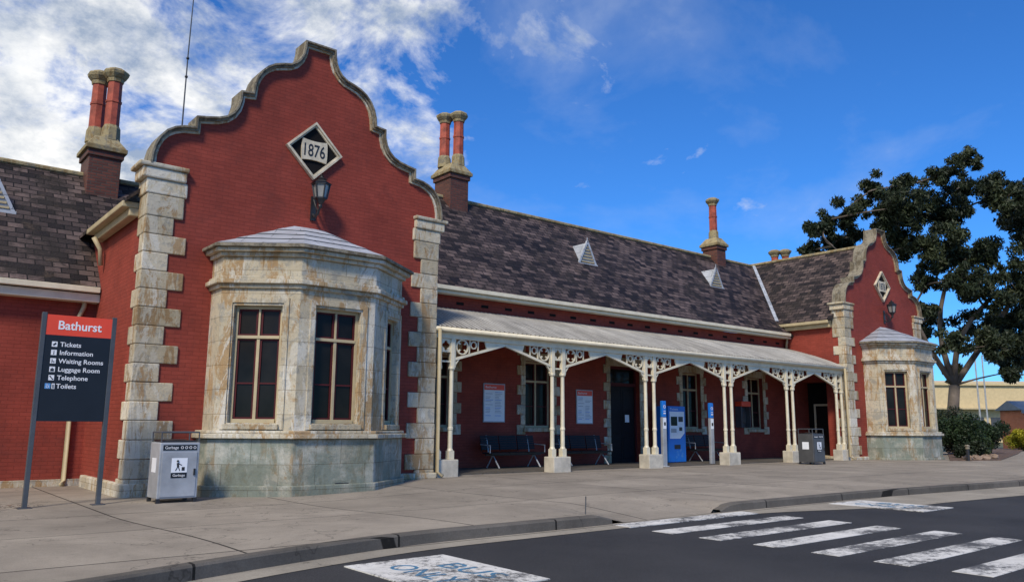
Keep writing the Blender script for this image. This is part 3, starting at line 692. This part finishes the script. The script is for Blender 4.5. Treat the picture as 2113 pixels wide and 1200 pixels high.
# ---------------------------------------------------------------- bins
def binthing(x,y,label,body,w=.36):
    gz=G(x,y); e=empty('litter_bin',(x,y,gz),label,'bin'); B=lambda:MB()
    d=.28; z=gz
    B().box(x-w,x+w,y-d,y+d,z+.07,z+1.0).build('cabinet',body,e,bevel=.015)
    B().box(x-w+.04,x+w-.04,y-d-.012,y-d-.001,z+.1,z+.84).build('cabinet_door',body,e,bevel=.006)
    B().box(x+w-.09,x+w-.06,y-d-.03,y-d-.012,z+.45,z+.56).build('door_handle',IRON,e)
    for sx in (-1,1):
        for sy in (-1,1):
            B().box(x+sx*(w-.03)-.03,x+sx*(w-.03)+.03,y+sy*(d-.03)-.03,y+sy*(d-.03)+.03,z,z+.07).build('foot',IRON,e)
    r=B()
    for sx in (-1,1):
        for sy in (-1,1): r.tube([(x+sx*(w-.02),y+sy*(d-.02),z+1.0),(x+sx*(w-.02),y+sy*(d-.02),z+1.17)],.012,6)
    r.tube([(x-w+.02,y-d+.02,z+1.17),(x+w-.02,y-d+.02,z+1.17),(x+w-.02,y+d-.02,z+1.17),(x-w+.02,y+d-.02,z+1.17)],.014,6,closed=True)
    r.build('top_rail',STEELD,e)
    B().box(x-w+.05,x+w-.05,y-d+.05,y+d-.05,z+1.0,z+1.03).frus(x,y,z+1.03,z+1.05,.2,.15,16).build('bin_mouth',IRON,e)
    B().box(x-w+.05,x+w-.05,y-d-.006,y-d-.0005,z+.87,z+.96).build('header_label',SIGNBLK,e)
    tm=textmesh('Garbage',.07,(x-w+.08,y-d-.008,z+.893),(1,0,0),(0,0,1),.001,.22)
    for k in range(4): ring(tm,x+.03+k*.07,z+.915,.02,.008,.002,10,y=y-d-.008)
    tm.build('header_lettering',WHITE,e,uv=False)
    B().box(x-.13,x+.13,y-d-.016,y-d-.0125,z+.5,z+.74).build('pictogram_label',PAPER,e)
    pg=MB(); pg.sphere((x-.03,y-d-.017,z+.69),.02,6); pg.bar((x-.03,y-d-.018,z+.66),(x-.02,y-d-.018,z+.59),.035,.003,(0,1,0)).bar((x-.02,y-d-.018,z+.65),(x+.04,y-d-.018,z+.62),.014,.003,(0,1,0)).bar((x-.03,y-d-.018,z+.59),(x-.06,y-d-.018,z+.53),.014,.003,(0,1,0)).bar((x-.015,y-d-.018,z+.59),(x+.01,y-d-.018,z+.53),.014,.003,(0,1,0)).box(x+.04,x+.09,y-d-.019,y-d-.017,z+.53,z+.59)
    pg.build('pictogram',IRON,e)
    B().box(x-.13,x+.13,y-d-.016,y-d-.0125,z+.41,z+.495).build('lower_label',SIGNBLK,e)
    textmesh('Garbage',.06,(x-.1,y-d-.018,z+.435),(1,0,0),(0,0,1),.001,.2).build('lower_lettering',WHITE,e,uv=False)
    B().box(x-w-.004,x-w-.0005,y-.12,y+.12,z+.5,z+.74).build('side_label',PAPER,e)
    return e
binthing(4.36,14.55,'silver steel litter bin with Garbage label beside the near bay window',STEEL,.33)
binthing(25.2,14.75,'dark grey litter bin standing out in front of the verandah posts',plain('dark_bin_steel',(.10,.10,.10),.45,.3))
# ---------------------------------------------------------------- benches
def bench(x0,x1,label):
    y=17.75; e=empty('bench',((x0+x1)/2,y,.03),label,'bench','dark metal benches along the station wall')
    pr=[(y-.25,.44),(y-.2,.47),(y-.05,.455),(y+.15,.45),(y+.2,.47)]
    for i in range(3):
        s=MB()
        a=x0+(x1-x0)*i/3+.02; b=x0+(x1-x0)*(i+1)/3-.02
        for k in range(len(pr)-1):
            (ya,za),(yb,zb)=pr[k],pr[k+1]; s.hexa([(a,ya,za-.02),(b,ya,za-.02),(b,yb,zb-.02),(a,yb,zb-.02),(a,ya,za),(b,ya,za),(b,yb,zb),(a,yb,zb)])
        s.build('seat',BENCH,e)
        bk=MB()
        for k in range(6):
            z0=.54+k*.065; bk.hexa([(a,y+.22+k*.015,z0),(b,y+.22+k*.015,z0),(b,y+.245+k*.015,z0),(a,y+.245+k*.015,z0),(a,y+.232+k*.015,z0+.058),(b,y+.232+k*.015,z0+.058),(b,y+.257+k*.015,z0+.058),(a,y+.257+k*.015,z0+.058)])
        bk.box(a,a+.02,y+.235,y+.26,.5,.6).build('backrest',BENCH,e)
    MB().box(x0,x1,y-.03,y+.03,.38,.43).build('frame_rail',IRON,e)
    for x in (x0+.25,x1-.25):
        MB().tube([(x,y-.3,.045),(x,y,.40),(x,y+.27,.045)],.022,6).tube([(x,y+.2,.42),(x,y+.33,.93)],.02,6).build('leg',STEEL,e)
    for x in (x0,x1):
        MB().tube([(x,y-.2,.46),(x,y-.2,.66),(x,y+.25,.68)],.018,6).build('armrest',STEEL,e)
bench(13.6,15.6,'dark metal bench below the first timetable poster, nearest the near wing'); bench(16.35,18.4,'dark metal bench below the second timetable poster, left of the door'); bench(22.55,24.2,'dark metal bench under a window, right of the blue machine')
# ---------------------------------------------------------------- posters
def poster(x0,x1,z0,z1,label):
    y=MY; e=empty('timetable_poster',((x0+x1)/2,y,z0),label,'poster','timetable posters on the verandah wall')
    MB().box(x0,x1,y-.035,y-.002,z0,z1).build('poster_frame',STEEL,e,bevel=.005)
    MB().box(x0+.03,x1-.03,y-.039,y-.035,z0+.03,z1-.19).build('poster_sheet',PAPER,e)
    MB().box(x0+.03,x1-.03,y-.039,y-.035,z1-.188,z1-.03).build('poster_header',SIGNRED,e)
    textmesh('Bathurst',.1,(x0+.07,y-.041,z1-.14),(1,0,0),(0,0,1),.001,.4).build('poster_lettering',WHITE,e,uv=False)
    l=MB(); l2=MB()
    for c in range(2):
        xa=x0+.07+c*(x1-x0-.1)/2
        for k in range(16):
            z=z1-.26-k*.045
            if random.random()<.8: (l if k%5 else l2).box(xa,xa+random.uniform(.14,.28),y-.041,y-.0395,z,z+.012)
    l.build('printed_lines',GREYP,e); l2.build('printed_headings',BLUE,e)
poster(14.0,14.8,1.3,2.42,'white timetable poster with orange red header, nearest the near wing'); poster(17.72,18.45,1.28,2.36,'white timetable poster with orange red header, closest to the door')
# ---------------------------------------------------------------- ticket machine
tm=empty('ticket_machine',(21.5,17.8,.03),'tall blue ticket machine with pale control panel under the verandah','machine')
x0,x1,y0,y1=21.08,21.98,17.5,18.15
MB().box(x0,x1,y0,y1,.05,1.9).box(x0+.04,x1-.04,y0+.04,y1,.03,.05).build('cabinet',BLUE,tm,bevel=.02)
MB().xprism([(x0+.07,.82),(x1-.3,.82),(x1-.07,1.0),(x1-.07,1.72),(x0+.07,1.72)],y0-.012,y0-.001).build('control_panel',PAPER,tm)
MB().box(x0+.13,x0+.45,y0-.02,y0-.012,1.25,1.55).build('screen',GLASS,tm)
MB().box(x0+.52,x1-.15,y0-.024,y0-.012,1.38,1.55).build('card_reader',IRON,tm,bevel=.004)
MB().box(x0+.55,x1-.2,y0-.024,y0-.012,1.08,1.2).build('note_slot',IRON,tm,bevel=.004)
MB().box(x0+.13,x0+.4,y0-.022,y0-.012,1.02,1.15).build('coin_slot',STEEL,tm)
MB().box(x0+.3,x0+.6,y0-.012,y0+.001,.48,.62).build('ticket_tray',IRON,tm)
textmesh('Tickets',.1,(x0+.1,y0-.004,1.765),(1,0,0),(0,0,1),.001,.42).build('machine_lettering',WHITE,tm,uv=False)
k=MB()
for i in range(8): ring(k,x0+.55+.16*math.cos(i),.32+.12*math.sin(i*1.7),.03,.01,.002,10,y=y0-.003)
k.build('machine_pattern',BLUEP,tm)
def totem(x,y,label):
    e=empty('help_point',(x,y,0),label,'help point','slim blue and white pillars by the ticket machine')
    MB().box(x-.09,x+.09,y-.05,y+.05,0,1.5).frus(x,y,0,.03,.16,.16,12).build('pillar',STEEL,e,bevel=.02)
    MB().box(x-.09,x+.09,y-.05,y+.05,1.502,2.0).build('pillar_head',BLUE,e,bevel=.02)
    MB().box(x-.07,x+.07,y-.055,y-.0505,1.15,1.48).build('pillar_panel',PAPER,e)
    t=MB(); ring(t,x,1.82,.045,.016,.004,16,y=y-.054); t.box(x-.05,x+.05,y-.056,y-.052,1.6,1.64).box(x-.05,x+.05,y-.056,y-.052,1.68,1.7).build('pillar_symbol',WHITE,e)
    MB().box(x-.04,x+.04,y-.06,y-.0555,1.25,1.35).build('reader',IRON,e)
totem(19.35,16.25,'slim blue topped white pillar left of the ticket machine'); totem(22.0,16.45,'slim blue topped white pillar right of the ticket machine')
pp=empty('payphone',(26.5,MY,1.4),'wall payphone with orange red hood beside a station window','payphone')
MB().box(26.2,26.80,MY-.32,MY-.002,2.0,2.2).build('hood',SIGNRED,pp,bevel=.03)
MB().box(26.2,26.24,MY-.28,MY-.002,1.2,1.999).box(26.76,26.80,MY-.28,MY-.002,1.2,1.999).box(26.24,26.76,MY-.05,MY-.002,1.2,1.999).build('booth_panel',STEELD,pp)
MB().box(26.36,26.66,MY-.17,MY-.051,1.35,1.8).build('telephone',IRON,pp,bevel=.02)
MB().tube([(26.34,MY-.2,1.75),(26.32,MY-.22,1.6),(26.34,MY-.2,1.45)],.03,8).build('handset',IRON,pp)
e=empty('marker_peg',(8.0,8.15,0),'short thin steel peg standing at the end of the near kerb','peg')
MB().tube([(8.0,8.15,-.05),(8.01,8.15,.2),(8.0,8.14,.24)],.008,6).build('rod',STEELD,e)
# ---------------------------------------------------------------- vegetation
def leaves(centres,radii,count,size,asp=.4,seed=1,droop=.5,squash=1.,pw=.45):
    r=np.random.default_rng(seed); C=np.array(centres,float); Rr=np.array(radii,float)
    w=Rr**2; w/=w.sum(); idx=r.choice(len(C),count,p=w)
    d=r.normal(size=(count,3)); d/=np.linalg.norm(d,axis=1)[:,None]
    rad=r.random(count)**pw; P=C[idx]+d*(rad*Rr[idx])[:,None]*np.array([1,1,squash])
    a=r.normal(size=(count,3)); a[:,2]-=droop; a/=np.linalg.norm(a,axis=1)[:,None]
    b=np.cross(a,r.normal(size=(count,3))); b/=np.linalg.norm(b,axis=1)[:,None]
    s=size*r.uniform(.6,1.4,count)[:,None]
    V=np.stack([P-a*s,P+b*s*asp,P+a*s,P-b*s*asp],1).reshape(-1,3)
    return V,count
def leafobj(name,V,n,mat,parent):
    off=wloc(parent); me=bpy.data.meshes.new(name)
    V=V-np.array(off)
    me.vertices.add(4*n); me.vertices.foreach_set('co',V.ravel()); me.loops.add(4*n); me.loops.foreach_set('vertex_index',np.arange(4*n,dtype=np.int32))
    me.polygons.add(n); me.polygons.foreach_set('loop_start',np.arange(0,4*n,4,dtype=np.int32)); me.polygons.foreach_set('loop_total',np.full(n,4,dtype=np.int32))
    me.update(calc_edges=True); me.materials.append(mat); o=bpy.data.objects.new(name,me); COL.objects.link(o); o.parent=parent; return o
def world(u,v,F):
    dx=u-1056.5; dz=600-v; a=dx-rl*dz; b=dz+rl*dx
    f=1635*math.cos(pt)-b*math.sin(pt); z=1635*math.sin(pt)+b*math.cos(pt); t=F/f
    p=Fh*F+R0*(a*t); return Vector((p.x,p.y,H+z*t))
def gumtree(F,base,blobs,label,seed):
    bp=world(*base,F); bp.z=-.3
    e=empty('gum_tree',bp,label,'tree'); r=random.Random(seed)
    mpx=F/1650.
    tk=MB()
    def curve(a,b,r0,r1,n=5,sag=.4):
        pts=[]; k=Vector((r.uniform(-1,1),r.uniform(-1,1),r.uniform(-.3,1)))*sag
        for i in range(n+1):
            t=i/n; pts.append(a*(1-t)+b*t+k*math.sin(math.pi*t))
        tk.tube(pts,[r0+(r1-r0)*i/n for i in range(n+1)],7); return pts
    f1=world(base[0]+8,base[1]-90,F)
    curve(bp,f1,.40,.32,4,.15)
    mains=[world(1880,640,F),world(1960,560,F+1),world(2060,600,F-1),world(2130,560,F)]
    nodes=[f1]
    for mnode in mains:
        nodes+=curve(f1,mnode,.20,.11,6,.7)[2:]
    C=[];Rd=[]
    for (u,v,rr) in blobs:
        c=world(u,v,F)+Fh*r.uniform(-2.5,2.5); Rm=rr*mpx*.97
        nn=min(nodes,key=lambda q:(q-c).length+(2 if q.z>c.z else 0))
        pts=curve(nn,c,.08,.03,5,.5); nodes+=pts[2:5]
        for k in range(17):
            d=Vector((r.gauss(0,1),r.gauss(0,1),r.gauss(0,.85))).normalized()*Rm*r.uniform(.2,1.12)
            C.append(c+d); Rd.append(Rm*r.uniform(.14,.34)+.12)
            if k<5: tk.tube([c,c+d],[.03,.012],5)
    tk.build('trunk',BARK,e,smooth=True)
    V,n=leaves(C,Rd,150000,.145,.32,seed,.9,.9,.75); leafobj('crown',V,n,GUM,e)
blobs=[(1662,490,20),(1700,472,34),(1690,505,22),(1745,450,42),(1740,490,30),(1780,490,38),(1790,400,36),(1815,450,50),(1840,400,26),(1870,400,28),(1850,490,46),(1925,372,34),(1880,440,42),(1960,350,26),(1930,430,56),(2005,375,36),(1990,440,60),(2050,420,52),(2085,365,40),(2108,425,62),(1890,520,52),(1960,520,58),(2035,515,58),(2100,530,60),(1900,590,36),(1940,590,46),(2000,600,54),(2070,610,56),(2110,660,46),(1955,655,38),(2040,680,46),(1930,712,30),(2000,720,40),(2065,725,44),(2110,750,40),(1985,766,20),(2040,772,24),(2170,430,90),(2190,560,90),(2170,680,60),(2260,500,70),(1905,645,26)]
gumtree(50,(1962,885),blobs,'large spreading gum tree with dark foliage behind the far wing',3)
def shrub(name,c,rx,hz,n,mat,label,seed,size=.06,group=None):
    e=empty(name,(c[0],c[1],-.1),label,'shrub',group); r=random.Random(seed); C=[];Rd=[]
    st=MB()
    for k in range(14):
        d=(c[0]+r.uniform(-.7,.7)*rx,c[1]+r.uniform(-.7,.7)*rx,hz*r.uniform(.25,.75)); C.append(d); Rd.append(rx*r.uniform(.3,.5))
        st.tube([(c[0],c[1],-.15),d],[.03,.01],5)
    st.build('stem',BARK,e); V,n=leaves(C,Rd,n,size,.45,seed,0,.9); leafobj('foliage',V,n,mat,e)
def gp(u,F): 
    p=world(u,890,F); return (p.x,p.y)
shrub('shrub',gp(1985,38),1.25,2.0,12000,BUSHM,'rounded dark green shrub right of the far bay window',5)
shrub('shrub',gp(2035,40),1.1,1.8,12000,BUSHM,'green shrub farther right, near the garden rocks',6)
shrub('shrub',gp(1965,45),1.5,2.7,12000,GUM,'tall dull green shrub behind the rounded one',8)
shrub('shrub',gp(1998,33.5),.6,.8,4000,GUM,'low grey green shrub at the edge of the garden bed',12)
shrub('shrub',gp(2108,48),1.0,1.4,8000,YELM,'yellow flowering shrub at the right edge',9)
bed=MB(); q=[gp(1955,31),gp(2060,32),gp(2095,40),gp(2110,50),gp(1950,52)]
struct(bed.prism(q,-.2,.035).build('garden_bed',MULCH))
rk=random.Random(4)
for i,(u,F) in enumerate([(1992,31.6),(2010,31.9),(2030,32.3),(2045,33)]):
    x,y=gp(u,F); m=MB(); m.sphere((x,y,.06),.2,6,.7); m.v=[(a+rk.uniform(-.04,.04),b+rk.uniform(-.04,.04),c+rk.uniform(-.04,.04)) for a,b,c in m.v]
    o=m.build('garden_rock',ROCK); o['label']='small brown rock edging the garden bed by the far bay'; o['category']='rock'; o['group']='rocks edging the garden bed'
x,y=gp(1993,31.2)
e=empty('bollard_light',(x,y,0),'short dark bollard light at the garden bed edge','bollard')
MB().frus(x,y,0,.45,.06,.06,10).build('pole',IRON,e); MB().lathe(x,y,[(.45,.08),(.55,.08),(.56,.11),(.61,.05)],10).build('lamp_head',COPE,e)
def farbox(name,u0,u1,F,ztop,mat,roofmat,label,eav=.5,dep=14.,rise=.14):
    a=world(u0,890,F); b=world(u1,890,F); fr,Ln=lfr((a.x,a.y),(b.x,b.y))
    e=empty(name,(a.x,a.y,-.2),label,'building')
    MB().lb(fr,0,Ln,-dep,0,-.3,ztop).build('wall',mat,e)
    p,d,n=fr; Q=lambda s_,o,z:(p[0]+d[0]*s_+n[0]*o,p[1]+d[1]*s_+n[1]*o,z)
    r=MB(); r.add([Q(-eav,eav,ztop),Q(Ln+eav,eav,ztop),Q(Ln+eav,-dep/2,ztop+dep*rise),Q(-eav,-dep/2,ztop+dep*rise),Q(-eav,-dep-eav,ztop),Q(Ln+eav,-dep-eav,ztop)],[(0,1,2,3),(3,2,5,4),(0,3,4),(1,5,2)])
    r.lb(fr,-eav,Ln+eav,eav-.1,eav,ztop-.25,ztop-.002)
    r.build('roof',roofmat,e); return e,fr,Ln
e,fr,Ln=farbox('warehouse',1905,2230,95,6.6,BEIGE,BEIGE,'long beige warehouse behind the trees at the right edge',.3,14,.05)
for k in range(6): MB().lb(fr,5.5+k*2.6,7.3+k*2.6,0,.05,1.5,2.6).build('window',STEELD,e)
MB().lb(fr,0,Ln,.0,1.0,3.5,3.65).build('awning',CREAMD,e)
e,fr,Ln=farbox('brick_house',2116,2300,62,2.7,ORBRICK,BLUEROOF,'small orange brick house with blue grey roof at the right edge',.3,3.,.25)
MB().lb(fr,.8,2.2,0,.05,1,2.1).build('window',GLASS,e)
for u,F,hh,lb in ((2025,78,9,'thin pale pole left of its neighbour, before the warehouse'),(2040,80,8.5,'thin pale pole right of its neighbour, before the warehouse')):
    x,y=gp(u,F); e=empty('light_pole',(x,y,-.2),lb,'pole'); MB().tube([(x,y,-.2),(x,y,hh)],[.09,.06],6).build('shaft',STEEL,e); MB().tube([(x,y,hh),(x+.8,y,hh+.15)],.05,6).build('arm',STEEL,e)
V,n=leaves([(2.0,14.9,-.1),(1.6,14.4,-.1),(1.2,15.2,-.1)],[.5,.3,.6],160,.05,.4,3,0,.02)
V[:,2]=np.abs(V[:,2]+.105)*.2-.10
me=bpy.data.meshes.new('leaf_litter'); me.from_pydata(V.tolist(),[],[tuple(range(4*i,4*i+4)) for i in range(n)]); me.materials.append(MULCH)
o=bpy.data.objects.new('leaf_litter',me); COL.objects.link(o); o['kind']='stuff'; o['label']='dry brown leaf litter scattered by the sign post'; o['category']='leaves'
# ---------------------------------------------------------------- world and sun
az=Vector((-.72,-.52,0)).normalized(); el=R(44)
sd=Vector((az.x*math.cos(el),az.y*math.cos(el),math.sin(el)))
wd=bpy.data.worlds.new('World'); scene.world=wd; wd.use_nodes=True; nt=wd.node_tree; bg=nt.nodes['Background']
sky=N(nt,'ShaderNodeTexSky',sky_type='NISHITA'); sky.sun_disc=False; sky.sun_elevation=el; sky.sun_rotation=math.atan2(sd.x,sd.y)
sky.altitude=700; sky.air_density=1.; sky.dust_density=.3; sky.ozone_density=3
tint=mix(nt,1.,sky.outputs[0],(.36,.93,1.62),'MULTIPLY')
co=nt.nodes.new('ShaderNodeTexCoord').outputs['Generated']
sep=N(nt,'ShaderNodeSeparateXYZ'); L(nt,co,sep.inputs[0])
zz=N(nt,'ShaderNodeMath',operation='ADD'); L(nt,sep.outputs['Z'],zz.inputs[0]); zz.inputs[1].default_value=.5
zm=N(nt,'ShaderNodeMath',operation='MAXIMUM'); L(nt,zz.outputs[0],zm.inputs[0]); zm.inputs[1].default_value=.05
dv=N(nt,'ShaderNodeVectorMath',operation='DIVIDE'); L(nt,co,dv.inputs[0])
cb=N(nt,'ShaderNodeCombineXYZ')
for i in range(3): L(nt,zm.outputs[0],cb.inputs[i])
L(nt,cb.outputs[0],dv.inputs[1])
mp=N(nt,'ShaderNodeMapping'); mp.inputs['Location'].default_value=(3.3,1.2,0); L(nt,dv.outputs[0],mp.inputs['Vector'])
f1=noise(nt,mp.outputs[0],6.0,12,.62,.3)
dot=N(nt,'ShaderNodeVectorMath',operation='DOT_PRODUCT'); L(nt,co,dot.inputs[0]); dot.inputs[1].default_value=(-.7746,.6325,.25)
bi=N(nt,'ShaderNodeMath',operation='MULTIPLY_ADD'); L(nt,dot.outputs['Value'],bi.inputs[0]); bi.inputs[1].default_value=.40; L(nt,f1,bi.inputs[2])
cl=ramp(nt,bi.outputs[0],[(.57,g(0)),(.63,g(.3)),(.72,g(.92)),(.78,g(1))])
f2=noise(nt,mp.outputs[0],9,8,.65)
cc=ramp(nt,f2,[(.35,(3.4,4.2,5.6)),(.50,(7.5,7.8,8.2)),(.62,(10.,10.,9.9))])
col=mix(nt,cl,tint,cc)
mp2=N(nt,'ShaderNodeMapping'); mp2.inputs['Location'].default_value=(.7,5.1,.4); mp2.inputs['Scale'].default_value=(1,1,1.6); L(nt,co,mp2.inputs['Vector'])
f3=noise(nt,mp2.outputs[0],2.6,10,.58,.35)
wsp=ramp(nt,f3,[(.53,g(0)),(.62,g(.11)),(.74,g(.42))])
col=mix(nt,wsp,col,(6.2,6.9,8.0))
L(nt,col,bg.inputs['Color']); bg.inputs['Strength'].default_value=.105
sl=bpy.data.lights.new('sun','SUN'); sl.energy=3.4; sl.angle=R(10); sl.color=(1,.90,.76); so=bpy.data.objects.new('sun',sl); COL.objects.link(so)
so.rotation_euler=sd.to_track_quat('Z','Y').to_euler()
scene.view_settings.view_transform='Standard'; scene.view_settings.look='None'; scene.view_settings.exposure=0
